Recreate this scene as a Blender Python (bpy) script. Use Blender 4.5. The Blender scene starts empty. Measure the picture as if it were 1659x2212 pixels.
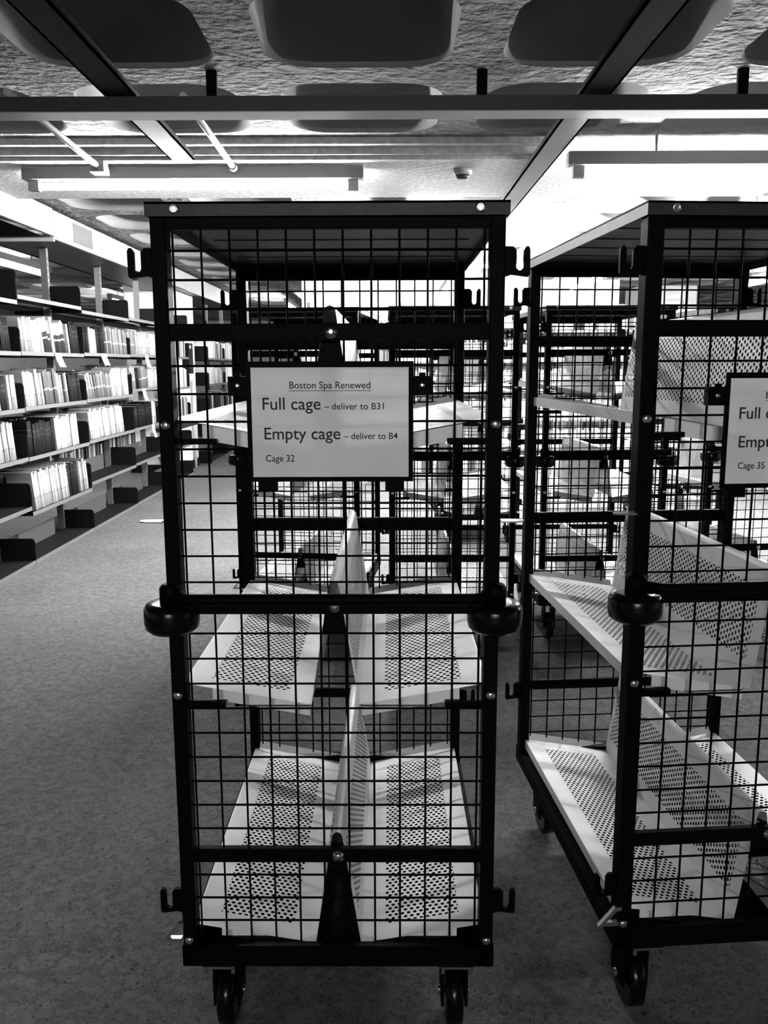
import bpy, bmesh, math, random
from mathutils import Vector, Matrix
random.seed(7)
sc = bpy.context.scene
COL = sc.collection
R = math.radians

# ------------------------------------------------------------------ camera, world, exposure
F_PX, PITCH, ROLL, CAM_H = 1852.0, 0.16873, -0.0038, 1.392
cam = bpy.data.cameras.new('camera')
cam.sensor_fit = 'HORIZONTAL'; cam.sensor_width = 36.0
cam.lens = 36.0 * F_PX / 1659.0
cam.clip_start = 0.05; cam.clip_end = 100
cam_o = bpy.data.objects.new('camera', cam)
COL.objects.link(cam_o)
cam_o.matrix_world = Matrix.Translation((0, 0, CAM_H)) @ Matrix.Rotation(math.pi/2 - PITCH, 4, 'X') @ Matrix.Rotation(ROLL, 4, 'Z')
sc.camera = cam_o
w = bpy.data.worlds.new('world'); sc.world = w; w.use_nodes = True
w.node_tree.nodes['Background'].inputs[0].default_value = (0, 0, 0, 1)
w.node_tree.nodes['Background'].inputs[1].default_value = 0.0
sc.view_settings.view_transform = 'Standard'
sc.view_settings.look = 'None'
sc.view_settings.exposure = 0.0
sc.view_settings.gamma = 1.0
sc.view_settings.use_curve_mapping = False
sc.cycles.diffuse_bounces = 1
TUBE_STRENGTH = 290.0

# ------------------------------------------------------------------ materials
def mat(name, g, rough=0.6, metal=0.0, spec=0.5, noise=None, bump=None):
    """grey material; noise=(scale, low, high) varies the grey, bump=(scale, strength, distance)"""
    m = bpy.data.materials.new(name); m.use_nodes = True
    nt = m.node_tree; b = nt.nodes['Principled BSDF']
    b.inputs['Base Color'].default_value = (g, g, g, 1)
    b.inputs['Roughness'].default_value = rough
    b.inputs['Metallic'].default_value = metal
    b.inputs['Specular IOR Level'].default_value = spec
    if noise or bump:
        tc = nt.nodes.new('ShaderNodeTexCoord')
    if noise:
        n = nt.nodes.new('ShaderNodeTexNoise'); n.inputs['Scale'].default_value = noise[0]
        n.inputs['Detail'].default_value = 6
        r = nt.nodes.new('ShaderNodeValToRGB')
        r.color_ramp.elements[0].position = 0.35; r.color_ramp.elements[1].position = 0.65
        a, c = noise[1], noise[2]
        r.color_ramp.elements[0].color = (a, a, a, 1); r.color_ramp.elements[1].color = (c, c, c, 1)
        nt.links.new(tc.outputs['Object'], n.inputs['Vector'])
        nt.links.new(n.outputs['Fac'], r.inputs['Fac'])
        nt.links.new(r.outputs['Color'], b.inputs['Base Color'])
    if bump:
        n2 = nt.nodes.new('ShaderNodeTexNoise'); n2.inputs['Scale'].default_value = bump[0]
        n2.inputs['Detail'].default_value = 4
        bp = nt.nodes.new('ShaderNodeBump'); bp.inputs['Strength'].default_value = bump[1]
        bp.inputs['Distance'].default_value = bump[2]
        nt.links.new(tc.outputs['Object'], n2.inputs['Vector'])
        nt.links.new(n2.outputs['Fac'], bp.inputs['Height'])
        nt.links.new(bp.outputs['Normal'], b.inputs['Normal'])
    return m

def emit(name, s):
    m = bpy.data.materials.new(name); m.use_nodes = True
    nt = m.node_tree; nt.nodes.remove(nt.nodes['Principled BSDF'])
    e = nt.nodes.new('ShaderNodeEmission'); e.inputs['Strength'].default_value = s
    nt.links.new(e.outputs[0], nt.nodes['Material Output'].inputs[0])
    return m

def perforated(name, g, u0, u1, v0, v1, px=0.0133, py=0.0115, r=0.0040):
    """painted sheet with round holes coloured mostly black in the UV window (metres)"""
    m = mat(name, g, 0.42, 0, 0.5, noise=(3.5, g*0.9, g*1.06))
    nt = m.node_tree; N = nt.nodes; L = nt.links
    def M(op, a, b=None, c=None):
        n = N.new('ShaderNodeMath'); n.operation = op
        for i, x in enumerate((a, b, c)):
            if x is None: continue
            if isinstance(x, (int, float)): n.inputs[i].default_value = x
            else: L.new(x, n.inputs[i])
        return n.outputs[0]
    uv = N.new('ShaderNodeUVMap'); uv.uv_map = 'UVMap'
    sp = N.new('ShaderNodeSeparateXYZ'); L.new(uv.outputs[0], sp.inputs[0])
    U, V = sp.outputs[0], sp.outputs[1]
    vr = M('DIVIDE', V, py); row = M('FLOOR', vr)
    uu = M('ADD', M('DIVIDE', U, px), M('MULTIPLY', row, 0.5))
    du = M('MULTIPLY', M('SUBTRACT', M('FRACT', uu), 0.5), px)
    dv = M('MULTIPLY', M('SUBTRACT', M('FRACT', vr), 0.5), py)
    d2 = M('ADD', M('MULTIPLY', du, du), M('MULTIPLY', dv, dv))
    hole = M('LESS_THAN', d2, r*r)
    inside = M('MULTIPLY', M('MULTIPLY', M('GREATER_THAN', U, u0), M('LESS_THAN', U, u1)),
               M('MULTIPLY', M('GREATER_THAN', V, v0), M('LESS_THAN', V, v1)))
    fac = M('MULTIPLY', hole, inside)
    # hole darkness is painted: mostly black, with a little see-through mixed in
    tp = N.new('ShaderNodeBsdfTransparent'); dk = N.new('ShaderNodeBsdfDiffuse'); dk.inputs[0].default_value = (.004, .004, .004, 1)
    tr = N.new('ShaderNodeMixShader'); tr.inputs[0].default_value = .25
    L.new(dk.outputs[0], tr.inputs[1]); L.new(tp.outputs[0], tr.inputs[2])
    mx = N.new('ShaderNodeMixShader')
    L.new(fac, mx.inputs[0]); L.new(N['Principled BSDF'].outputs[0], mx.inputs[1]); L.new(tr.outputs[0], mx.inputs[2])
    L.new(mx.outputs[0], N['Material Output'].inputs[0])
    return m

M_BLACK = mat('black_hammered_paint', 0.002, 0.55, 0, 0.04, bump=(260, 0.35, 0.002))
M_WIRE = mat('black_wire', 0.002, 0.6, 0, 0.03)
M_GREYP = mat('grey_sheet_metal', 0.05, 0.5, 0, 0.3, noise=(40, 0.018, 0.03), bump=(260, 0.3, 0.002))
M_STEEL = mat('bright_zinc_steel', 0.75, 0.25, 1.0)
M_RUBBER = mat('black_rubber', 0.003, 0.22, 0, 0.2)
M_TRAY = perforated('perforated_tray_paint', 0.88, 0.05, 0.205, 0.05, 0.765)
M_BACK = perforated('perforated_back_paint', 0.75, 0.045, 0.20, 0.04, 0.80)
M_PAPER = mat('sign_paper', 0.62, 0.55, 0, 0.4, noise=(14, 0.80, 0.86))
def translucent(m, k):
    nt = m.node_tree; N = nt.nodes; L = nt.links
    tl = N.new('ShaderNodeBsdfTranslucent'); tl.inputs[0].default_value = (.9, .9, .9, 1)
    mx = N.new('ShaderNodeMixShader'); mx.inputs[0].default_value = k
    L.new(N['Principled BSDF'].outputs[0], mx.inputs[1]); L.new(tl.outputs[0], mx.inputs[2])
    L.new(mx.outputs[0], N['Material Output'].inputs[0])
translucent(M_PAPER, .14)
M_INK = mat('black_ink', 0.01, 0.7)
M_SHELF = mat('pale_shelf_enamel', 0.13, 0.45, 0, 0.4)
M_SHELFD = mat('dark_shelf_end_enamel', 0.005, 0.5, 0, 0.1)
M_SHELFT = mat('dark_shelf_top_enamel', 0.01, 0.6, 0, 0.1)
M_STOP = mat('dim_back_plate', 0.07, 0.5, 0, 0.2)
M_FASCIA = mat('white_fascia', 0.4, 0.5)
M_WALL = mat('white_wall_paint', 0.8, 0.8, noise=(2, 0.76, 0.84))
M_NOTE = mat('white_note_paper', 0.7, 0.8)
M_DUCT = mat('dark_trunking', 0.025, 0.5, 0, 0.4)
M_RAIL = mat('dark_steel_rail', 0.012, 0.6, 0.0, 0.08)
M_COND = mat('pale_conduit', 0.6, 0.4)
M_HOUS = mat('grey_light_housing', 0.35, 0.5)
TUBES = {}
def tube_material(k):
    if k not in TUBES: TUBES[k] = emit('lit_fluorescent_tube', TUBE_STRENGTH*k)
    return TUBES[k]
M_PLASTIC = mat('grey_plastic', 0.3, 0.5)
BOOKM = {}
def book_material(name, g, bands):
    m = mat(name, g, 0.7, 0, 0.12)
    nt = m.node_tree; b = nt.nodes['Principled BSDF']
    tc = nt.nodes.new('ShaderNodeTexCoord'); sp = nt.nodes.new('ShaderNodeSeparateXYZ')
    nt.links.new(tc.outputs['Generated'], sp.inputs[0])
    rp = nt.nodes.new('ShaderNodeValToRGB'); cr = rp.color_ramp; cr.interpolation = 'CONSTANT'
    cr.elements[0].position = 0; cr.elements[0].color = (bands[0][1],)*3 + (1,)
    cr.elements[1].position = bands[1][0]; cr.elements[1].color = (bands[1][1],)*3 + (1,)
    for p, v in bands[2:]:
        e = cr.elements.new(p); e.color = (v, v, v, 1)
    nt.links.new(sp.outputs[2], rp.inputs[0])
    # fine printed mottling on the spine
    oi = nt.nodes.new('ShaderNodeObjectInfo')
    hs = nt.nodes.new('ShaderNodeHueSaturation')
    mp = nt.nodes.new('ShaderNodeMapRange'); mp.inputs[3].default_value = 0.5; mp.inputs[4].default_value = 1.15
    nt.links.new(oi.outputs['Random'], mp.inputs[0]); nt.links.new(mp.outputs[0], hs.inputs['Value'])
    nt.links.new(rp.outputs[0], hs.inputs['Color']); nt.links.new(hs.outputs[0], b.inputs['Base Color'])
    BOOKM[name] = m
book_material('white', 0.42, [(0, .40), (.30, .30), (.34, .46), (.8, .36)])
book_material('pale', 0.6, [(0, .18), (.40, .6), (.45, .21), (.9, .25)])
book_material('grey', 0.25, [(0, .12), (.42, .6), (.47, .14), (.85, .18)])
book_material('twotone', 0.6, [(0, .02), (.40, .7), (.45, .02), (.60, .5)])
book_material('black', 0.012, [(0, .005), (.55, .005), (.58, .05), (.60, .005), (.74, .07), (.76, .005)])
M_PAGES = mat('page_edges', 0.5, 0.9)

def floor_material():
    m = bpy.data.materials.new('marbled_lino'); m.use_nodes = True
    nt = m.node_tree; N = nt.nodes; L = nt.links; b = N['Principled BSDF']
    tc = N.new('ShaderNodeTexCoord')
    def noise(s, d=4, dist=0.0):
        n = N.new('ShaderNodeTexNoise'); n.inputs['Scale'].default_value = s; n.inputs['Detail'].default_value = d
        n.inputs['Distortion'].default_value = dist
        L.new(tc.outputs['Object'], n.inputs['Vector']); return n.outputs['Fac']
    def ramp(f, p0, c0, p1, c1):
        r = N.new('ShaderNodeValToRGB'); e = r.color_ramp.elements
        e[0].position = p0; e[1].position = p1; e[0].color = (c0,)*3+(1,); e[1].color = (c1,)*3+(1,)
        L.new(f, r.inputs[0]); return r.outputs[0]
    a = ramp(noise(28, 6, 1.2), .36, .11, .62, .165)
    f2 = ramp(noise(95, 3, 2.0), .34, .3, .44, 1.0)
    f3 = ramp(noise(60, 3, 2.5), .62, 1.0, .72, 1.5)
    f4 = ramp(noise(1.3, 2), .3, .88, .7, 1.1)
    cur = a
    for x in (f2, f3, f4):
        mx = N.new('ShaderNodeMix'); mx.data_type = 'RGBA'; mx.blend_type = 'MULTIPLY'; mx.inputs[0].default_value = 1
        mx.clamp_result = False
        L.new(cur, mx.inputs[6]); L.new(x, mx.inputs[7]); cur = mx.outputs[2]
    L.new(cur, b.inputs['Base Color'])
    b.inputs['Roughness'].default_value = 0.75; b.inputs['Specular IOR Level'].default_value = 0.08
    return m
M_FLOOR = floor_material()

def ceiling_material():
    m = mat('rough_ceiling_plaster', 0.21, 0.9, noise=(9, 0.12, 0.27), bump=(22, 0.7, 0.04))
    return m
M_CEIL = ceiling_material()
M_CEIL_SMOOTH = mat('smooth_ceiling_plaster', 0.26, 0.85, noise=(1.5, 0.23, 0.29))
M_BAND = mat('soffit_band_lamplit_tone', 0.75, 0.8, noise=(30, 0.42, 0.6), bump=(30, .5, .01))  # lamp glow on the soffit put into a paler colour than the ceiling

# ------------------------------------------------------------------ mesh helpers
class MB:
    def __init__(s): s.v = []; s.f = []; s.m = []; s.uv = {}; s.sm = []
    def face(s, idx, mi=0, smooth=False, uv=None):
        s.f.append(tuple(idx)); s.m.append(mi); s.sm.append(smooth)
        if uv: s.uv[len(s.f)-1] = uv
    def box(s, x0, x1, y0, y1, z0, z1, mi=0):
        n = len(s.v)
        s.v += [(x0,y0,z0),(x1,y0,z0),(x1,y1,z0),(x0,y1,z0),(x0,y0,z1),(x1,y0,z1),(x1,y1,z1),(x0,y1,z1)]
        for q in ((0,3,2,1),(4,5,6,7),(0,1,5,4),(1,2,6,5),(2,3,7,6),(3,0,4,7)): s.face([n+i for i in q], mi)
        return s
    def tube(s, p, q, r, n=6, mi=0, cap=True):
        p = Vector(p); q = Vector(q); d = (q-p).normalized()
        a = d.orthogonal().normalized(); b = d.cross(a); k = len(s.v)
        for c in (p, q):
            for i in range(n):
                t = 2*math.pi*i/n; s.v.append(tuple(c + (a*math.cos(t)+b*math.sin(t))*r))
        for i in range(n): s.face([k+i, k+(i+1)%n, k+n+(i+1)%n, k+n+i], mi, True)
        if cap:
            s.face([k+i for i in range(n)][::-1], mi); s.face([k+n+i for i in range(n)], mi)
        return s
    def path(s, pts, r, n=8, mi=0):
        pts = [Vector(p) for p in pts]; k = len(s.v); up = Vector((0,0,1))
        for j, p in enumerate(pts):
            d = (pts[min(j+1,len(pts)-1)] - pts[max(j-1,0)]).normalized()
            a = d.cross(up); a = a.normalized() if a.length > 1e-4 else Vector((1,0,0)); b = d.cross(a)
            for i in range(n):
                t = 2*math.pi*i/n; s.v.append(tuple(p + (a*math.cos(t)+b*math.sin(t))*r))
        for j in range(len(pts)-1):
            for i in range(n): s.face([k+j*n+i, k+j*n+(i+1)%n, k+(j+1)*n+(i+1)%n, k+(j+1)*n+i], mi, True)
        s.face([k+i for i in range(n)][::-1], mi); s.face([k+(len(pts)-1)*n+i for i in range(n)], mi)
        return s
    def lathe(s, prof, c, axis='Z', n=24, mi=0):
        """prof: list of (radius, height) revolved about axis through c"""
        k = len(s.v)
        for r, h in prof:
            for i in range(n):
                t = 2*math.pi*i/n; a, b = r*math.cos(t), r*math.sin(t)
                p = (a, b, h) if axis == 'Z' else ((h, a, b) if axis == 'X' else (b, h, a))
                s.v.append((c[0]+p[0], c[1]+p[1], c[2]+p[2]))
        for j in range(len(prof)-1):
            for i in range(n): s.face([k+j*n+i, k+j*n+(i+1)%n, k+(j+1)*n+(i+1)%n, k+(j+1)*n+i], mi, True)
        s.face([k+i for i in range(n)][::-1], mi); s.face([k+(len(prof)-1)*n+i for i in range(n)], mi)
        return s
    def prism(s, pts, y0, y1, mi=0, plane='XZ'):
        """extrude a polygon given in the plane"""
        k = len(s.v); n = len(pts)
        def P(a, b, t): return {'XZ': (a, t, b), 'YZ': (t, a, b), 'XY': (a, b, t)}[plane]
        s.v += [P(a, b, y0) for a, b in pts] + [P(a, b, y1) for a, b in pts]
        s.face([k+i for i in range(n)], mi); s.face([k+n+i for i in range(n)][::-1], mi)
        for i in range(n): s.face([k+i, k+n+i, k+n+(i+1)%n, k+(i+1)%n], mi)
        return s
    def mesh(s, name, mats):
        me = bpy.data.meshes.new(name); me.from_pydata(s.v, [], s.f)
        if not isinstance(mats, (list, tuple)): mats = [mats]
        for m in mats: me.materials.append(m)
        me.polygons.foreach_set('material_index', s.m)
        me.polygons.foreach_set('use_smooth', s.sm)
        if s.uv:
            ul = me.uv_layers.new(name='UVMap')
            for pi, p in enumerate(me.polygons):
                u = s.uv.get(pi)
                for j, li in enumerate(p.loop_indices): ul.data[li].uv = u[j] if u else (-1, -1)
        me.update()
        bm = bmesh.new(); bm.from_mesh(me); bmesh.ops.recalc_face_normals(bm, faces=bm.faces); bm.to_mesh(me); bm.free()
        return me
    def build(s, name, mats, parent=None, bevel=0.0):
        o = bpy.data.objects.new(name, s.mesh(name, mats)); COL.objects.link(o)
        if parent: o.parent = parent
        if bevel:
            b = o.modifiers.new('bevel', 'BEVEL'); b.width = bevel; b.segments = 2; b.limit_method = 'ANGLE'
        return o

def empty(name, loc, rz=0.0):
    o = bpy.data.objects.new(name, None); o.empty_display_size = 0.1
    o.location = loc; o.rotation_euler = (0, 0, rz); COL.objects.link(o); return o
def tag(o, label=None, cat=None, group=None, kind=None):
    if label: o['label'] = label
    if cat: o['category'] = cat
    if group: o['group'] = group
    if kind: o['kind'] = kind
    return o
def structure(o): o['kind'] = 'structure'; return o
KIDS = {}
def remember(root):
    KIDS[root.name] = [(o, [c for c in COL.objects if c.parent is o]) for o in COL.objects if o.parent is root]
def copy_tree(root, loc, rz):
    r = root.copy(); COL.objects.link(r); r.location = loc; r.rotation_euler = (0, 0, rz)
    for ch, subs in KIDS[root.name]:
        c = ch.copy(); COL.objects.link(c); c.parent = r
        for g in subs:
            d = g.copy(); COL.objects.link(d); d.parent = c
    return r

# ------------------------------------------------------------------ room shell
XL, XR, YN, YF = -9.0, 10.0, -8.0, 24.0
structure(MB().box(XL, XR, YN, YF, -0.1, 0.0).build('floor', M_FLOOR))
structure(MB().box(XL-.2, XL, YN, YF, 0, 3.1).build('wall_left', M_WALL))
structure(MB().box(XR, XR+.2, YN, YF, 0, 3.1).build('wall_right', M_WALL))
structure(MB().box(XL-.2, XR+.2, YF, YF+.2, 0, 3.1).build('wall_back', M_WALL))
structure(MB().box(XL-.2, XR+.2, YN-.2, YN, 0, 3.1).build('wall_front', M_DUCT))

def waffle(mb, xs, ys, z, rib, depth, n=8):
    """coffered slab: rounded openings between the ribs"""
    def rrect(x0, x1, y0, y1, r, zz):
        out = []
        for cx, cy, a0 in ((x1-r, y1-r, 0), (x0+r, y1-r, 90), (x0+r, y0+r, 180), (x1-r, y0+r, 270)):
            for i in range(n+1):
                t = R(a0 + 90*i/n); out.append((cx+r*math.cos(t), cy+r*math.sin(t), zz))
        return out
    for i in range(len(xs)-1):
        for j in range(len(ys)-1):
            x0, x1, y0, y1 = xs[i], xs[i+1], ys[j], ys[j+1]
            h = rib/2
            rings = [rrect(x0+h, x1-h, y0+h, y1-h, .20, z), rrect(x0+h+.015, x1-h-.015, y0+h+.015, y1-h-.015, .20, z+.04),
                     rrect(x0+h+.06, x1-h-.06, y0+h+.06, y1-h-.06, .18, z+depth-.05), rrect(x0+h+.12, x1-h-.12, y0+h+.12, y1-h-.12, .14, z+depth)]
            N = len(rings[0]); k = len(mb.v)
            for rg in rings: mb.v += rg
            for a in range(3):
                for q in range(N): mb.face([k+a*N+q, k+a*N+(q+1)%N, k+(a+1)*N+(q+1)%N, k+(a+1)*N+q], 1, True)
            mb.face([k+3*N+q for q in range(N)], 1)
            # flat rib soffit: corner fans plus edge quads
            c = len(mb.v); mb.v += [(x1,y1,z),(x0,y1,z),(x0,y0,z),(x1,y0,z)]
            m1 = n+1
            for s_ in range(4):
                for q in range(n): mb.face([c+s_, k+s_*m1+q+1, k+s_*m1+q], 0)
                mb.face([c+s_, c+(s_+1)%4, k+((s_+1)%4)*m1, k+s_*m1+n], 0)
xs = [-.57-.95*k for k in range(9, 0, -1)] + [-.57+.95*k for k in range(0, 12)]
PY = .96
ce = MB(); waffle(ce, xs, [3.94-PY*k for k in range(12, 0, -1)] + [3.94, 4.95], 2.62, .20, .27)
structure(ce.build('ceiling', [M_CEIL, M_CEIL_SMOOTH]))
cf = MB(); waffle(cf, xs, [6.15+PY*k for k in range(0, 19)], 2.60, .20, .27)
structure(cf.build('ceiling', [M_CEIL, M_CEIL_SMOOTH]))
structure(MB().box(XL-.2, XR+.2, YN-.2, YF+.2, 2.92, 3.1).build('ceiling', M_CEIL_SMOOTH))
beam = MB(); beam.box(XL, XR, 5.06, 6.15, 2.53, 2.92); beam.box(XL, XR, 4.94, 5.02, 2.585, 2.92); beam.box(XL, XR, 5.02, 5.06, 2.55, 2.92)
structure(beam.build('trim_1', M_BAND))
structure(MB().box(-.42, 3.4, 12.7, 13.0, 2.02, 2.92).build('trim_2', M_WALL))

# ------------------------------------------------------------------ pillars
def pillar(x0, x1, y0, y1, label):
    t = empty('pillar', ((x0+x1)/2, (y0+y1)/2, 0)); tag(t, label, 'pillar')
    hx, hy = (x1-x0)/2, (y1-y0)/2
    MB().box(-hx, hx, -hy, hy, 0.1, 2.6).build('shaft', M_WALL, t, .02)
    MB().box(-hx-.01, hx+.01, -hy-.01, hy+.01, 0, 0.1).build('skirting', M_SHELFD, t)
    return t
pillar(-3.35, -2.66, 11.35, 12.3, 'white square pillar between the shelving bays at the left aisle')
pillar(-1.16, -.42, 12.5, 13.2, 'broad white pillar behind the cage signed 32, seen above its crossbar')
pillar(3.95, 4.85, 13.6, 14.4, 'white pillar far behind the right-hand cage signed 35')

# ------------------------------------------------------------------ lights
def light_fixture(loc, rz, length, label, power=1.0, rods=True):
    t = empty('light_fitting', loc, rz); tag(t, label, 'light', None)
    h = length/2 + .09
    MB().box(-h, h, -.035, .035, .035, .105).build('housing', M_HOUS, t, .004)
    MB().tube((-length/2, 0, 0), (length/2, 0, 0), .019, 12).build('fluorescent_tube', tube_material(power), t)
    for sx in (-1, 1):
        MB().box(sx*(length/2+.03)-.03, sx*(length/2+.03)+.03, -.022, .022, -.025, .035).build('lamp_holder', M_HOUS, t)
    if rods:
        top = 2.86
        for sx in (-.6, .6):
            MB().tube((sx*length/2*1.0, 0, .1), (sx*length/2, 0, top-loc[2]+.02), .007).build('hanger_rod', M_HOUS, t)
    return t
light_fixture((-1.09, 5.20, 2.42), 0, 1.78, 'lit fluorescent fitting hanging above the left cage, crosswise to the aisle')
light_fixture((2.02, 4.80, 2.40), 0, 1.90, 'lit fluorescent fitting hanging above the right cage, cut by the frame')
light_fixture((.85, 7.8, 2.40), R(90), 1.6, 'lit tube fitting seen past the right end of the left cage roof')
light_fixture((2.55, 11.1, 2.40), R(90), 1.75, 'lit tube fitting seen through the top left of the right cage')
light_fixture((4.7, 10.7, 2.40), R(90), 1.75, 'lit tube fitting at the right edge beyond the right cage')
light_fixture((4.7, 19.2, 2.40), R(90), 2.4, 'farthest lit tube fitting, seen low behind the right cage')
light_fixture((-3.75, 8.9, 2.40), R(90), 1.9, 'lit tube fitting in the next aisle, seen over the top shelf')
light_fixture((.85, 12.4, 2.40), R(90), 1.8, 'added fill lamp far behind the right post of the left cage')  # extra lamp added to brighten the floor around the cages
light_fixture((-1.6, 15.5, 2.40), R(90), 1.8, 'lit tube fitting at the far end of the left aisle')
light_fixture((6.2, 6.0, 2.40), 0, 1.8, 'lit tube fitting outside the right frame edge', 1.5)
light_fixture((2.65, 6.9, 2.40), R(90), 1.8, 'added fill lamp hidden above the roof of the right cage', 5)  # strong lamp added out of view to brighten the floor behind the cages
light_fixture((.05, 7.4, 2.40), R(90), 1.6, 'added fill lamp hidden above the roof of the left cage', 3)  # added lamp kept behind the roof panel, lifts the background brightness
light_fixture((1.4, 9.3, 2.42), 0, 1.8, 'added fill lamp set crosswise in front of the distant book ranges', 4)  # added to brighten the pale book ranges
light_fixture((-.4, -5.0, 2.40), 0, 1.8, 'added unseen fill lamp in the part of the room behind the viewer', 2.3)  # unseen lamp added to light the sign faces from the front
light_fixture((-4.2, 14.5, 2.40), R(90), 1.8, 'lit tube fitting far off behind the left shelving')

# ------------------------------------------------------------------ services under the ceiling
t = empty('cable_trunking', (0, 3.86, 2.443)); tag(t, 'long dark cable trunking running across under the coffered ceiling', 'trunking')
MB().box(-6, 6, -.06, .06, 0, .057).build('channel', M_DUCT, t)
MB().box(-6, 6, -.056, .066, -.004, -.0005).build('cover_strip', M_PLASTIC, t)
for bx, by, lb in ((-.72, 3.86, 'left'), (.42, 3.86, 'middle'), (1.52, 3.86, 'right')):
    b = MB().box(-.022, .022, .0, .02, 0, .14).box(-.022, .05, -.03, .03, .135, .15)
    o = b.build('ceiling_bracket', M_BLACK); o.location = (bx, by, 2.5)
    tag(o, {'left': 'black bracket carrying the trunking, above the left cage', 'middle': 'black bracket carrying the trunking near the middle of the ceiling',
            'right': 'black bracket carrying the trunking, above the right cage'}[lb], 'bracket')
rl = MB().box(-.065, .065, 0, 1, 0, .012).box(-.065, -.055, 0, 1, .0, .055).box(.055, .065, 0, 1, .0, .055)
for x, y0, y1, lb in ((-1.09, 1.0, 4.93, 'steel ceiling rail running away over the left cage and ending at the beam'),
                      (.885, 1.0, 7.4, 'steel ceiling rail running away between the two cages')):
    o = rl.build('ceiling_rail', M_RAIL); o.location = (x, y0, 2.502); o.scale = (1, y1-y0, .5)
    tag(o, lb, 'rail')
t = empty('conduit', (-1.6, 4.0, 2.5)); tag(t, 'pale conduit with a junction box above the left light fitting', 'conduit')
MB().path([(0, -.1, .05), (0, .9, .01), (.0, 1.1, .005)], .016).build('pipe', M_COND, t)
MB().box(-.04, .04, 1.05, 1.15, -.03, .03).build('junction_box', M_PLASTIC, t)
MB().path([(.02, 1.15, .0), (.10, 1.3, -.01), (.28, 1.45, 0)], .014).build('pipe', M_COND, t)
t = empty('conduit', (-.85, 4.0, 2.53)); tag(t, 'straight pale conduit ending above the middle of the left light fitting', 'conduit')
MB().tube((0, -.1, 0), (0, 1.1, -.02), .016, 10).build('pipe', M_COND, t)
MB().tube((0, 1.1, -.02), (0, 1.15, -.02), .024, 10).build('end_cap', M_PLASTIC, t)
t = empty('smoke_detector', (.47, 5.3, 2.53)); tag(t, 'small round smoke detector on the ceiling between the two light fittings', 'smoke detector')
MB().lathe([(.055, 0), (.055, -.02), (.045, -.035)], (0, 0, 0)).build('base', M_PLASTIC, t)
MB().lathe([(.04, -.035), (.035, -.055), (.015, -.06)], (0, 0, 0)).build('sensor', M_DUCT, t)

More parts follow.
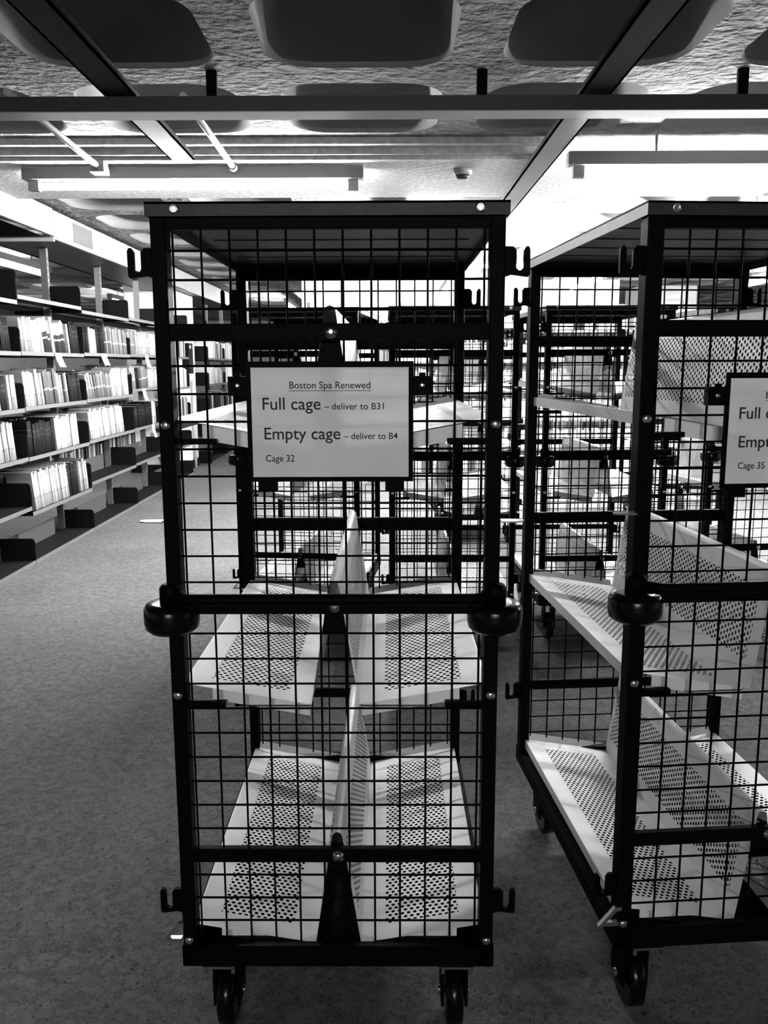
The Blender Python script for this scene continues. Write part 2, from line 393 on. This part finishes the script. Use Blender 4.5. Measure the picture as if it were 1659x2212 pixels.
# ------------------------------------------------------------------ roll cage
D = 0.88; HW = 0.3125
def make_cage():
    root = empty('roll_cage', (0, 0, 0))
    # deck and base
    b = MB(); b.box(-HW, HW, 0, .012, .20, .245); b.box(-HW, HW, D-.04, D, .20, .245)
    b.box(-HW, -HW+.03, .012, D-.04, .20, .235); b.box(HW-.03, HW, .012, D-.04, .20, .235)
    b.build('base_frame', M_BLACK, root)
    MB().box(-HW+.03, HW-.03, .012, D-.04, .205, .212).build('deck', M_BLACK, root)
    for sx in (-1, 1):
        k = MB().box(sx*.24-.032, sx*.24+.032, .0, -.004, .196, .201).box(sx*.24-.032, sx*.24-.025, 0, -.004, .186, .197).box(sx*.24+.025, sx*.24+.032, 0, -.004, .186, .197)
        k.build('pocket_edge', M_STEEL, root)
    # posts
    for sx in (-1, 1):
        for yy in (0, D-.04):
            x0, x1 = sorted((sx*HW*.992, sx*(HW*.992-.027)))
            p = MB().box(x0, x1, yy, yy+.04, .2, 1.65).build('post', M_BLACK, root, .003)
            f = -1 if yy == 0 else 1
            yb = -.001 if yy == 0 else D+.001
            for zz in (.259, .775, 1.288):
                MB().lathe([(.0085, 0), (.0085, .003*f), (.0055, .0055*f), (.002, .006*f)], (sx*.297, yb, zz), 'Y', 12).build('bolt', M_STEEL, p)
            # U hook
            hx = sx*HW
            def hook(z, nm='hook'):
                pts = [(0, 0), (.012, .004), (.045, 0), (.049, .004), (.049, .047), (.046, .052), (.041, .052), (.036, .045), (.036, .016), (.032, .011), (.026, .011), (.0225, .016), (.0225, .045), (.016, .052), (0, .052)]
                pts = [(hx + sx*(a-.002)*.9, z+c) for a, c in pts]
                MB().prism(pts, yy+.012, yy+.02).build(nm, M_BLACK, p)
            hook(1.546)
            hook(.31 if yy == 0 else .40)
    # roof
    r = MB(); r.box(-HW-.003, HW+.003, -.008, D+.008, 1.668, 1.672)
    r.box(-HW-.003, HW+.003, -.008, -.005, 1.648, 1.672); r.box(-HW-.003, HW+.003, D+.005, D+.008, 1.648, 1.672)
    r.box(-HW-.003, -HW, -.005, D+.005, 1.648, 1.672); r.box(HW, HW+.003, -.005, D+.005, 1.648, 1.672)
    for k in range(5): r.box(-HW+.03, HW-.03, .12+.15*k, .135+.15*k, 1.666, 1.668)
    rf = r.build('roof_panel', M_GREYP, root)
    for sx in (-1, 1):
        MB().lathe([(.009, 0), (.009, -.003), (.0045, -.006), (.004, -.003)], (sx*.264, -.008, 1.66), 'Y', 16).build('bolt', M_STEEL, rf)
    # wire mesh end panels
    for yy in (.018, D-.022):
        m = MB()
        for k in range(-6, 6): m.tube(((k+.5)*.05, yy, .24), ((k+.5)*.05, yy, 1.65), .0022, 6, cap=False)
        for k in range(28): m.tube((-HW+.02, yy-.004, 1.593-.05*k), (HW-.02, yy-.004, 1.593-.05*k), .0022, 6, cap=False)
        m.build('mesh_panel', M_WIRE, root)
    # cross rails
    for yy in (.004, D-.020):
        for z0, z1 in ((1.437, 1.467), (.933, .965), (.425, .454), (1.628, 1.650)):
            rr = MB().box(-HW+.02, HW-.02, yy, yy+.016, z0, z1).build('cross_rail', M_BLACK, root, .002)
            if z1 < 1.6:
                MB().lathe([(.012, 0), (.012, -.002), (.008, -.003), (.008, -.006), (.003, -.007)], (.003, yy, (z0+z1)/2), 'Y', 14).build('bolt', M_STEEL, rr)
    # push handle with corner bumper wheels
    g = []
    for i in range(7):
        a = R(90*i/6); g.append((-.285+.03-.03*math.cos(a), .0-.035*math.sin(a), .972))
    g = g + [(-p[0], p[1], p[2]) for p in reversed(g)]
    MB().path(g, .011, 10).build('push_handle', M_BLACK, root)
    for sx in (-1, 1):
        bw = MB().lathe([(.030, .055), (.046, .054), (.051, .044), (.0515, .02), (.049, .008), (.040, .0), (.014, .0)], (sx*.302, .0, .903), 'Z', 32).build('bumper_wheel', M_RUBBER, root)
        MB().lathe([(.021, .0), (.021, .028), (.017, .034), (.012, .036)], (sx*.302, .0, .958), 'Z', 20).build('hub', M_BLACK, bw)
        MB().prism([(sx*.31, -.012), (sx*.34, -.012), (sx*.352, -.005), (sx*.352, .005), (sx*.34, .012), (sx*.31, .012)], 1.110, 1.113, plane='XY').build('latch', M_STEEL, root)
    # toe bracket
    MB().prism([(-.31, .262), (-.352, .262), (-.318, .302), (-.305, .304), (-.305, .296), (-.315, .294), (-.336, .270), (-.31, .270)], -.012, -.002).build('toe_bracket', M_STEEL, root)
    # casters
    for sx in (-1, 1):
        for yy in (.09, D-.09):
            c = MB().box(sx*.24-.045, sx*.24+.045, yy-.045, yy+.045, .190, .20).box(sx*.24-.028, sx*.24-.022, yy-.03, yy+.04, .06, .192).box(sx*.24+.022, sx*.24+.028, yy-.03, yy+.04, .06, .192).build('caster', M_BLACK, root)
            MB().lathe([(.060, -.018), (.068, -.014), (.068, .014), (.060, .018)], (sx*.24, yy+.01, .069), 'X', 28).build('wheel', M_RUBBER, c)
            MB().lathe([(.009, -.033), (.009, .033)], (sx*.24, yy+.01, .069), 'X', 10).build('axle', M_STEEL, c)
    # sloping book trays, three tiers either side of a central spine
    y0, y1 = .028, D-.035
    for zi in (1.255, .745, .232):
        for sx in (-1, 1):
            xi, xo = sx*.046, sx*.292
            zo = zi+.043; L_ = math.hypot(.246, .043)
            t = MB(); k = len(t.v)
            th = .0015
            t.v += [(xi, y0, zi), (xo, y0, zo), (xo, y1, zo), (xi, y1, zi)]
            t.face([0, 1, 2, 3], 0, False, [(0, 0), (L_, 0), (L_, y1-y0), (0, y1-y0)])
            # outer down flange, rear raised lip, rear roll, inner fold, front apron
            t.box(min(xo, xo+sx*.003), max(xo, xo+sx*.003), y0, y1, zo-.024, zo)
            t.v += [(xi, y1, zi), (xo, y1, zo), (xo, y1+.018, zo+.014), (xi, y1+.018, zi+.014), (xo, y1+.021, zo-.01), (xi, y1+.021, zi-.01)]
            n = len(t.v)-6
            t.face([n, n+1, n+2, n+3]); t.face([n+3, n+2, n+4, n+5])
            n = len(t.v); ax0 = xi+sx*.005; ax1 = xo-sx*.05
            za = zi+.043*(abs(ax0)-.046)/.246-.002; zb = zi+.043*(abs(ax1)-.046)/.246-.002
            t.v += [(ax0, y0+.02, za), (ax1, y0+.02, zb), (ax1, y0+.02, zb-.03), (ax0, y0+.02, za-.03), (ax0, y0+.02+.002, za), (ax1, y0+.022, zb), (ax1, y0+.022, zb-.03), (ax0, y0+.022, za-.03)]
            for q in ((0,1,2,3), (7,6,5,4), (3,2,6,7), (1,5,6,2), (0,3,7,4)): t.face([n+i for i in q])
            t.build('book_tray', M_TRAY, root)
            # back panel leaning to the spine
            xa, zt = sx*.010, zi+.236
            LB = math.hypot(.036, .236)
            bmb = MB(); bmb.v += [(xi, y0, zi), (xi, y1, zi), (xa, y1, zt), (xa, y0, zt)]
            bmb.face([0, 1, 2, 3], 0, False, [(0, 0), (0, y1-y0), (LB, y1-y0), (LB, 0)])
            # rounded top cap and rear return
            n = len(bmb.v); bmb.v += [(xa, y0, zt), (xa, y1, zt), (sx*.007, y1, zt+.006), (sx*.007, y0, zt+.006), (0, y1, zt+.009), (0, y0, zt+.009)]
            bmb.face([n, n+1, n+2, n+3]); bmb.face([n+3, n+2, n+4, n+5])
            n = len(bmb.v); bmb.v += [(xi, y1, zi), (xa, y1, zt), (xa-sx*.004, y1+.01, zt-.01), (xi-sx*.016, y1+.01, zi)]
            bmb.face([n, n+1, n+2, n+3])
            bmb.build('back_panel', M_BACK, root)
        # spine brackets holding the two backs together
        for yy in (y0+.004, y1-.006):
            MB().prism([(-.024, zi+.14), (.024, zi+.14), (.0125, zi+.215), (-.0125, zi+.215)], yy, yy+.004).build('spine_bracket', M_BLACK, root)
        # bearer rails under the tier
        for yy in (.022, D-.034):
            for sx in (-1, 1):
                xa, xb = sorted((sx*(HW-.02), sx*(HW-.10)))
                MB().box(xa, xb, yy, yy+.012, zi-.004, zi+.006).build('tray_bearer', M_BLACK, root)
    return root
cage = make_cage(); remember(cage)
cage.location = (-.0961, 1.549, 0); cage.rotation_euler = (0, 0, -.0084)
tag(cage, 'empty black wire roll cage with the cage 32 sign, foremost on the left', 'roll cage', 'roll cages')
places = [((.7817, 1.613, 0.006), .078, 'empty black wire roll cage with the cage 35 sign, foremost on the right'),
          ((-.432, 4.26, 0), -.115, 'second-row black roll cage behind cage 32, nearest the left aisle'),
          ((.340, 4.17, 0), .0, 'second-row black roll cage seen through the right side of cage 32'),
          ((1.087, 4.18, 0), .03, 'second-row black roll cage behind the left part of cage 35'),
          ((1.97, 4.42, 0), .16, 'second-row black roll cage seen under the cage 35 sign, right edge'),
          ((.75, 6.6, 0), .05, 'black roll cage in the third row, behind the middle gap'),
          ((2.35, 6.7, 0), -.06, 'black roll cage in the third row, toward the right edge')]
cages = [cage]
for loc, rz, lb in places:
    c = copy_tree(cage, loc, rz); c['label'] = lb; cages.append(c)

# ------------------------------------------------------------------ cage signs
def text_mesh(body, name, size, x, z, parent, width=None, bold=0.0, underline=False):
    cu = bpy.data.curves.new(name, 'FONT'); cu.body = body; cu.size = size; cu.resolution_u = 6
    cu.extrude = .0001; cu.offset = bold
    o = bpy.data.objects.new(name, cu); COL.objects.link(o)
    dg = bpy.context.evaluated_depsgraph_get(); dg.update()
    me = bpy.data.meshes.new_from_object(o.evaluated_get(dg))
    COL.objects.unlink(o); bpy.data.objects.remove(o)
    xs_ = [v.co.x for v in me.vertices]; w0, w1 = min(xs_), max(xs_)
    s = (width/(w1-w0)) if width else 1
    for v in me.vertices:
        a, b_, c = v.co
        v.co = (x + (a-w0)*s, -.0006-c, z + b_)
    if underline:
        bm = bmesh.new(); bm.from_mesh(me)
        q = [bm.verts.new(p) for p in ((x-.001, -.0007, z-.0035), (x+width+.001, -.0007, z-.0035), (x+width+.001, -.0007, z-.0045), (x-.001, -.0007, z-.0045))]
        bm.faces.new(q); bm.to_mesh(me); bm.free()
    me.materials.clear(); me.materials.append(M_INK)
    t = bpy.data.objects.new(name, me); COL.objects.link(t); t.parent = parent
    return t
def cage_sign(loc, rz, number, label):
    t = empty('sign_board', loc, rz); tag(t, label, 'sign', 'cage signs')
    W, H = .140, .0975
    f = MB(); e = .0085
    f.box(-W-e, W+e, 0, .006, H, H+e+.002); f.box(-W-e, W+e, 0, .006, -H-e, -H)
    f.box(-W-e, -W, 0, .006, -H, H); f.box(W, W+e, 0, .006, -H, H)
    f.build('sign_frame', M_BLACK, t, .001)
    p = MB(); p.v += [(-W, .0015, -H), (W, .0015, -H), (W, .0015, H), (-W, .0015, H)]; p.face([0, 1, 2, 3]); p.build('paper', M_PAPER, t)
    # the paper's face stands at local y = .0015
    lines = [('Boston Spa Renewed', .0175, -.0715, .0605, .1435, True, .00012),
             ('Full cage', .0305, -.1200, .0235, .1035, False, .0002),
             ('\u2013 deliver to B31', .0165, -.0105, .0235, .1065, False, .0001),
             ('Empty cage', .0305, -.1180, -.0295, .1360, False, .0002),
             ('\u2013 deliver to B4', .0165, .0240, -.0295, .0965, False, .0001),
             ('Cage '+number, .0175, -.1165, -.0695, .0515, False, .00012)]
    for i, (s, sz, x, z, wd, ul, bd) in enumerate(lines):
        o = text_mesh(s, 'sign_text', sz, x, z, t, wd, bd, ul)
        for v in o.data.vertices: v.co.y += .0015
    for sx in (-1, 1):
        c = MB().box(sx*(W+.024)-.017, sx*(W+.024)+.017, .002, .02, .048, .082).box(sx*(W+.024)-.006, sx*(W+.024)+.006, -.002, .004, .076, .088).build('side_clamp', M_BLACK, t)
        MB().lathe([(.005, 0), (.005, -.003), (.002, -.004)], (sx*(W+.024), .002, .066), 'Y', 10).build('bolt', M_STEEL, c)
        MB().box(sx*.115-.017, sx*.115+.017, .002, .018, -H-.026, -H-.006).build('lower_clamp', M_BLACK, t)
    return t
cage_sign((-.0955, 1.535, 1.2925), -.0084, '32', 'white sheet in black frame reading Cage 32, hung on the left cage')
cage_sign((.776, 1.597, 1.270), .078, '35', 'white sheet in black frame reading Cage 35, cut off at the right edge')

# ------------------------------------------------------------------ library shelving on the left
SX = -2.5; PIT = 1.295
BY = [4.72, 6.02, 7.285, 8.625, 9.93]
HEI = {'top': [1.84, 1.88, 1.855, 1.87], 2: [1.495, 1.498, 1.508, 1.514], 3: [1.107, 1.115, 1.121, 1.169], 4: [.764, .760, .771, .777], 5: [.413, .368, .415, .427], 6: [.022, .022, .022, .026]}
bay_names = ['nearest bay of the left shelving, cut by the left frame edge', 'second bay of the left shelving, with hanging notes',
             'third bay of the left shelving', 'fourth bay of the left shelving, beside the left cage post']
def shelf_part(bm_parent, y0, y1, z, thick=.03, ends=True, endh=.19):
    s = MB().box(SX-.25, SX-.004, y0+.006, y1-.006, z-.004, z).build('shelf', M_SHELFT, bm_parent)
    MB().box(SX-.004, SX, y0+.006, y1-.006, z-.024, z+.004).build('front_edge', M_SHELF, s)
    if ends:
        for y in (y0+.004, y1-.007):
            r = .03; pts = [(SX-.25, z-.022), (SX-.002, z-.022), (SX-.002, z+endh-r)] + [(SX-.002-r+r*math.cos(R(a)), z+endh-r+r*math.sin(R(a))) for a in (15, 30, 45, 60, 75, 90)] + [(SX-.25, z+endh)]
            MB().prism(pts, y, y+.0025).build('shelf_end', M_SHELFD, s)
    return s
def bay(y0, y1, zs, label, first):
    t = empty('shelving_bay', (SX-.15, (y0+y1)/2, 0)); tag(t, label, 'shelving', 'left shelving bays')
    inv = Matrix.Translation((-(SX-.15), -(y0+y1)/2, 0))
    before = set(COL.objects)
    for y in ([y0, y1] if first else [y1]):
        p = MB().box(SX-.31, SX-.255, y-.02, y+.02, 0, 2.36).build('upright', M_SHELF, t)
        sl = MB()
        for k in range(45): sl.box(SX-.256, SX-.2545, y-.006, y+.006, .06+.05*k, .085+.05*k)
        sl.build('slots', M_INK, p)
    for i, z in enumerate(zs):
        shelf_part(t, y0, y1, z, endh=(.17 if z > .1 else .16))
        # shelf on the far side of the double-sided range
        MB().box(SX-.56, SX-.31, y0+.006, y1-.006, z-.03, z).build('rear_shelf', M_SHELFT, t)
    for z in zs[-2:]:
        MB().box(SX-.252, SX-.248, y0+.3, y1-.25, z, z+.14).build('back_stop', M_STOP, t)
    MB().box(SX-.56, SX-.012, y0+.003, y1-.003, 0, .018).build('plinth', M_SHELFD, t)
    for o in set(COL.objects) - before:
        if o.parent is t: o.matrix_local = inv @ o.matrix_local
    return t
for i in range(4):
    bay(BY[i], BY[i+1], [HEI[k][i] for k in ('top', 2, 3, 4, 5, 6)], bay_names[i], i == 0)
FAR = [(9.93, 11.2, 'fifth bay of the left shelving, seen through the left cage'), (12.45, 13.75, 'shelving bay just past the white pillar'),
       (13.75, 15.05, 'second shelving bay past the white pillar'), (15.05, 16.35, 'last shelving bay along the left aisle')]
for i, (a, b, lb) in enumerate(FAR):
    bay(a, b, [1.87, 1.51, 1.14, .77, .41, .022], lb, i == 1)

# canopy above the shelving
t = empty('shelving_canopy', (SX, 6.78, 2.36)); tag(t, 'white fascia canopy running along the top of the left shelving', 'canopy')
def rel(mb, name, m, p, bevel=0):
    mb.v = [(a-p.location[0], b-p.location[1], c-p.location[2]) for a, b, c in mb.v]
    return mb.build(name, m, p, bevel)
rel(MB().box(SX-.03, SX, 2.0, 6.775, 2.375, 2.575), 'fascia_panel', M_FASCIA, t)
rel(MB().box(SX-.03, SX, 6.785, 11.2, 2.355, 2.565), 'fascia_panel', M_FASCIA, t)
rel(MB().box(SX-.03, SX, 11.21, 16.3, 2.35, 2.565), 'fascia_panel', M_FASCIA, t)
rel(MB().box(SX-.60, SX-.03, 6.785, 16.3, 2.36, 2.38), 'soffit', M_SHELF, t)
rel(MB().box(SX-.60, SX-.0, 6.76, 6.79, 2.335, 2.36), 'end_strip', M_FASCIA, t)
rel(MB().box(SX-.60, SX-.57, 2.0, 16.3, 2.36, 2.56), 'rear_fascia_panel', M_SHELFD, t)
o = MB().box(SX+.001, SX+.003, 7.20, 7.66, 2.385, 2.54).build('index_card', M_SHELF); tag(o, 'grey index card fixed to the white canopy fascia', 'card')

# ------------------------------------------------------------------ books
def book_mesh(name, m):
    """unit book: thickness along +y, depth along -x from the spine at x=0, height z"""
    b = MB(); n = 5
    ring = [(-.06*math.sin(math.pi*0)-.03+.03*math.sin(math.pi*i/n), i/n) for i in range(n+1)]
    k = len(b.v)
    for z in (0, 1): b.v += [(x, y, z) for x, y in ring]
    for i in range(n): b.face([k+i, k+i+1, k+n+1+i+1, k+n+1+i], 0, True)
    b.box(-1, -.03, 0, .07, 0, 1); b.box(-1, -.03, .93, 1, 0, 1)
    b.box(-.97, -.031, .07, .93, .015, .975, 1)
    b.face([k+i for i in range(n+1)]); b.face([k+n+1+i for i in range(n+1)][::-1])
    return b.mesh(name, [m, M_PAGES])
BM = {k: book_mesh('book', m) for k, m in BOOKM.items()}
ORD = ['nearest', 'second', 'third', 'fourth']
SH = {2: 'the second shelf', 3: 'the third shelf', 4: 'the fourth shelf', 5: 'the fifth shelf'}
TONE = {'white': 'white-spined bound volume', 'pale': 'pale grey labelled volume', 'grey': 'mid grey labelled volume',
        'twotone': 'volume pale above and dark below', 'black': 'black-spined bound volume'}
BOOKN = 0
def run(bayi, sh, y0, y1, tone, h=.24, th=.045, lean=14, depth=.19, dh=.015, xo=0):
    global BOOKN
    z = HEI[sh][bayi] + .001; y = y0; a = R(lean)
    while True:
        tk = th*random.uniform(.8, 1.2)
        step = tk/math.cos(a)
        if y + step > y1: break
        hh = h + random.uniform(-dh, dh)
        o = bpy.data.objects.new('book', BM[tone]); COL.objects.link(o)
        o.location = (SX-.012-xo-random.uniform(0, .012), y, z); o.scale = (depth, tk*.97, hh)
        o.rotation_euler = (a, 0, 0)
        tag(o, '%s on %s, %s bay of left shelving' % (TONE[tone], SH[sh], ORD[bayi]), 'book', '%s books, %s, %s bay' % (tone, SH[sh], ORD[bayi]))
        y += step; BOOKN += 1
G = .05
# second shelf
run(0, 2, 5.45, 5.93, 'black', .23, .05, 8)
run(1, 2, 6.03+G, 6.16, 'pale', .23, .04, 10); run(1, 2, 6.16, 6.50, 'white', .24, .04, 12); run(1, 2, 6.50, 6.66, 'twotone', .25, .045, 12)
run(1, 2, 6.66, 6.72, 'white', .26, .04, 12); run(1, 2, 6.72, 7.0, 'twotone', .24, .045, 12); run(1, 2, 7.0, 7.05, 'white', .24, .03, 12); run(1, 2, 7.05, 7.26, 'black', .24, .05, 10)
run(2, 2, 7.31+G, 7.50, 'black', .21, .04, 5); run(2, 2, 7.50, 7.68, 'white', .22, .045, 8); run(2, 2, 7.70, 7.98, 'black', .25, .10, 8, depth=.21)
run(2, 2, 7.98, 8.14, 'grey', .25, .05, 9); run(2, 2, 8.16, 8.5, 'pale', .24, .04, 12); run(2, 2, 8.5, 8.60, 'grey', .22, .04, 6)
run(3, 2, 8.66, 8.9, 'pale', .23, .035, 14); run(3, 2, 8.9, 9.88, 'white', .23, .04, 8)
# third shelf
run(0, 3, 5.2, 5.70, 'white', .23, .045, 10); run(0, 3, 5.70, 5.82, 'black', .23, .05, 8); run(0, 3, 5.84, 5.99, 'white', .22, .045, 8)
run(1, 3, 6.05+G, 6.46, 'white', .25, .045, 12); run(1, 3, 6.46, 6.75, 'grey', .26, .045, 12); run(1, 3, 6.75, 6.86, 'white', .23, .04, 12); run(1, 3, 6.86, 6.96, 'pale', .24, .04, 12); run(1, 3, 6.96, 7.24, 'black', .23, .06, 12)
run(2, 3, 7.34+G, 7.60, 'pale', .22, .035, 20); run(2, 3, 7.60, 8.05, 'grey', .22, .045, 12); run(2, 3, 8.05, 8.6, 'white', .25, .05, 8)
run(3, 3, 8.66, 8.85, 'pale', .23, .03, 12); run(3, 3, 8.85, 8.98, 'black', .2, .03, 12); run(3, 3, 9.05, 9.33, 'grey', .23, .13, 10); run(3, 3, 9.33, 9.88, 'white', .2, .04, 10)
# fourth shelf
run(0, 4, 5.0, 5.90, 'white', .26, .045, 9)
run(1, 4, 6.04+G, 6.62, 'black', .24, .05, 4); run(1, 4, 6.62, 7.12, 'white', .25, .055, 9)
run(2, 4, 7.36+G, 8.40, 'white', .26, .045, 14)
run(3, 4, 8.66+G, 9.40, 'black', .23, .05, 6); run(3, 4, 9.4, 9.6, 'white', .24, .045, 6)
# fifth shelf
run(1, 5, 6.09+G, 6.83, 'white', .28, .04, 12); run(1, 5, 6.83, 7.10, 'black', .27, .055, 10); run(1, 5, 7.10, 7.27, 'white', .26, .03, 10)

def stuff_books(name, spec, label, facing='X'):
    """distant rows of volumes as one object; spec: (fixed, a0, a1, z, height)"""
    mb = MB()
    for fx, a0, a1, z, h, tones in spec:
        a = a0
        while a < a1:
            if random.random() < .06: a += random.uniform(.05, .18); continue
            tk = random.uniform(.022, .05); hh = h*random.uniform(.85, 1.08); t_ = random.choice(tones)
            dx = random.uniform(0, .02)
            if facing == 'X': mb.box(fx-.2, fx-dx, a, min(a+tk*.94, a1), z, z+hh, t_)
            else: mb.box(a, min(a+tk*.94, a1), fx+dx, fx+.2, z, z+hh, t_)
            a += tk
    ms = [mat('far_spine_%s' % n, g, .7) for n, g in (('white', .8), ('pale', .5), ('grey', .2), ('black', .015))]
    o = mb.build(name, ms); tag(o, label, 'books', None, 'stuff'); return o
W_, PA, GR, BK = 0, 1, 2, 3
sp = []
for a, b in ((9.97, 11.17), (12.5, 13.7), (13.8, 15.0), (15.1, 16.3)):
    for z, tn in ((1.512, (W_, W_, PA, BK)), (1.142, (W_, W_, PA, GR)), (.772, (BK, BK, GR, PA)), (.412, (GR, BK))):
        sp.append((SX-.015, a+.02, b-(.03 if z > .5 else .6), z, .24, tn))
stuff_books('books', sp, 'rows of mixed volumes on the far bays of the left shelving')
sp = []
for i in range(4):
    for sh in (2, 3, 4, 5):
        sp.append((SX-.36, BY[i]+.03, BY[i+1]-.03, HEI[sh][i], .23, (GR, BK, BK, PA)))
stuff_books('books', sp, 'dim books on the far side of the left shelving, seen over the front rows')

# hanging notes on shelf edges
notes = [(1, 2, 6.62, .13, .105, 'white note hanging under the second shelf, nearest of the notes'),
         (2, 2, 7.70, .15, .10, 'white note hanging under the second shelf in the third bay'),
         (3, 2, 9.12, .12, .13, 'white note hanging under the second shelf beside the left cage post'),
         (3, 3, 8.95, .12, .12, 'white note hanging under the third shelf in the fourth bay'),
         (3, 4, 9.25, .10, .14, 'white note hanging under the fourth shelf beside the left cage post')]
for b_, sh, y, wd, ln, lb in notes:
    z = HEI[sh][b_]; n = MB(); K = 6; k = len(n.v); xs0 = SX+.004
    for i in range(K+1):
        q = i/K; zz = z-.0-ln*q; xx = xs0+.02*q*q; sh_ = .045*q
        n.v += [(xx, y+sh_, zz), (xx, y+wd+sh_, zz), (xx+.0008, y+sh_, zz), (xx+.0008, y+wd+sh_, zz)]
    for i in range(K):
        a_ = k+4*i; n.face([a_, a_+1, a_+5, a_+4]); n.face([a_+2, a_+6, a_+7, a_+3]); n.face([a_, a_+4, a_+6, a_+2]); n.face([a_+1, a_+3, a_+7, a_+5])
    o = n.build('paper_note', M_NOTE); tag(o, lb, 'note', 'notes hanging from the left shelves')
    i1 = MB().box(xs0+.006, xs0+.0075, y+.04, y+wd-.02, z-ln*.42, z-ln*.36).box(xs0+.013, xs0+.0145, y+.05, y+wd-.0, z-ln*.72, z-ln*.64).build('faint_writing', M_PLASTIC, o)

# ------------------------------------------------------------------ far shelving facing the camera
def far_range(x0, x1, y, label, zs=(.05, .4, .75, 1.1, 1.45, 1.8), n=None):
    t = empty('shelving_range', ((x0+x1)/2, y, 0)); tag(t, label, 'shelving')
    nb = max(1, round((x1-x0)/1.0)); wdt = (x1-x0)/nb
    for i in range(nb+1):
        x = x0+i*wdt-(x0+x1)/2
        MB().box(x-.02, x+.02, -.0, .04, 0, 2.15).build('upright', M_SHELF, t)
    for z in zs:
        MB().box(-(x1-x0)/2, (x1-x0)/2, -.25, 0, z-.025, z).build('shelf', M_SHELF, t)
    return [(y-.24, x0+.03, x1-.03, z, .24, (W_, W_, PA, GR)) for z in zs]
sp = far_range(-.9, 3.6, 10.6, 'shelving range full of pale books behind the roll cages')
sp += far_range(4.0, 8.0, 12.5, 'shelving range full of pale books far off at the right')
sp += far_range(-1.6, 7.5, 17.5, 'most distant shelving range across the end of the room')
stuff_books('books', sp, 'rows of pale volumes on the shelving ranges behind the roll cages', 'Y')

# electrical box and pipe on the pillar
t = empty('electrical_box', (-2.655, 11.62, 1.5)); tag(t, 'black electrical box with small white label on the white pillar', 'electrical box')
MB().box(0, .09, -.12, .12, -.2, .2).build('case', M_SHELFD, t, .004)
MB().box(.0905, .092, -.08, .0, .13, .17).build('label_plate', M_NOTE, t)
o = MB().tube((-2.63, 11.95, .0), (-2.63, 11.95, 1.2), .02, 10).build('conduit', M_COND); tag(o, 'white vertical conduit running down the pillar to the floor', 'conduit')
print('BOOKS', BOOKN)
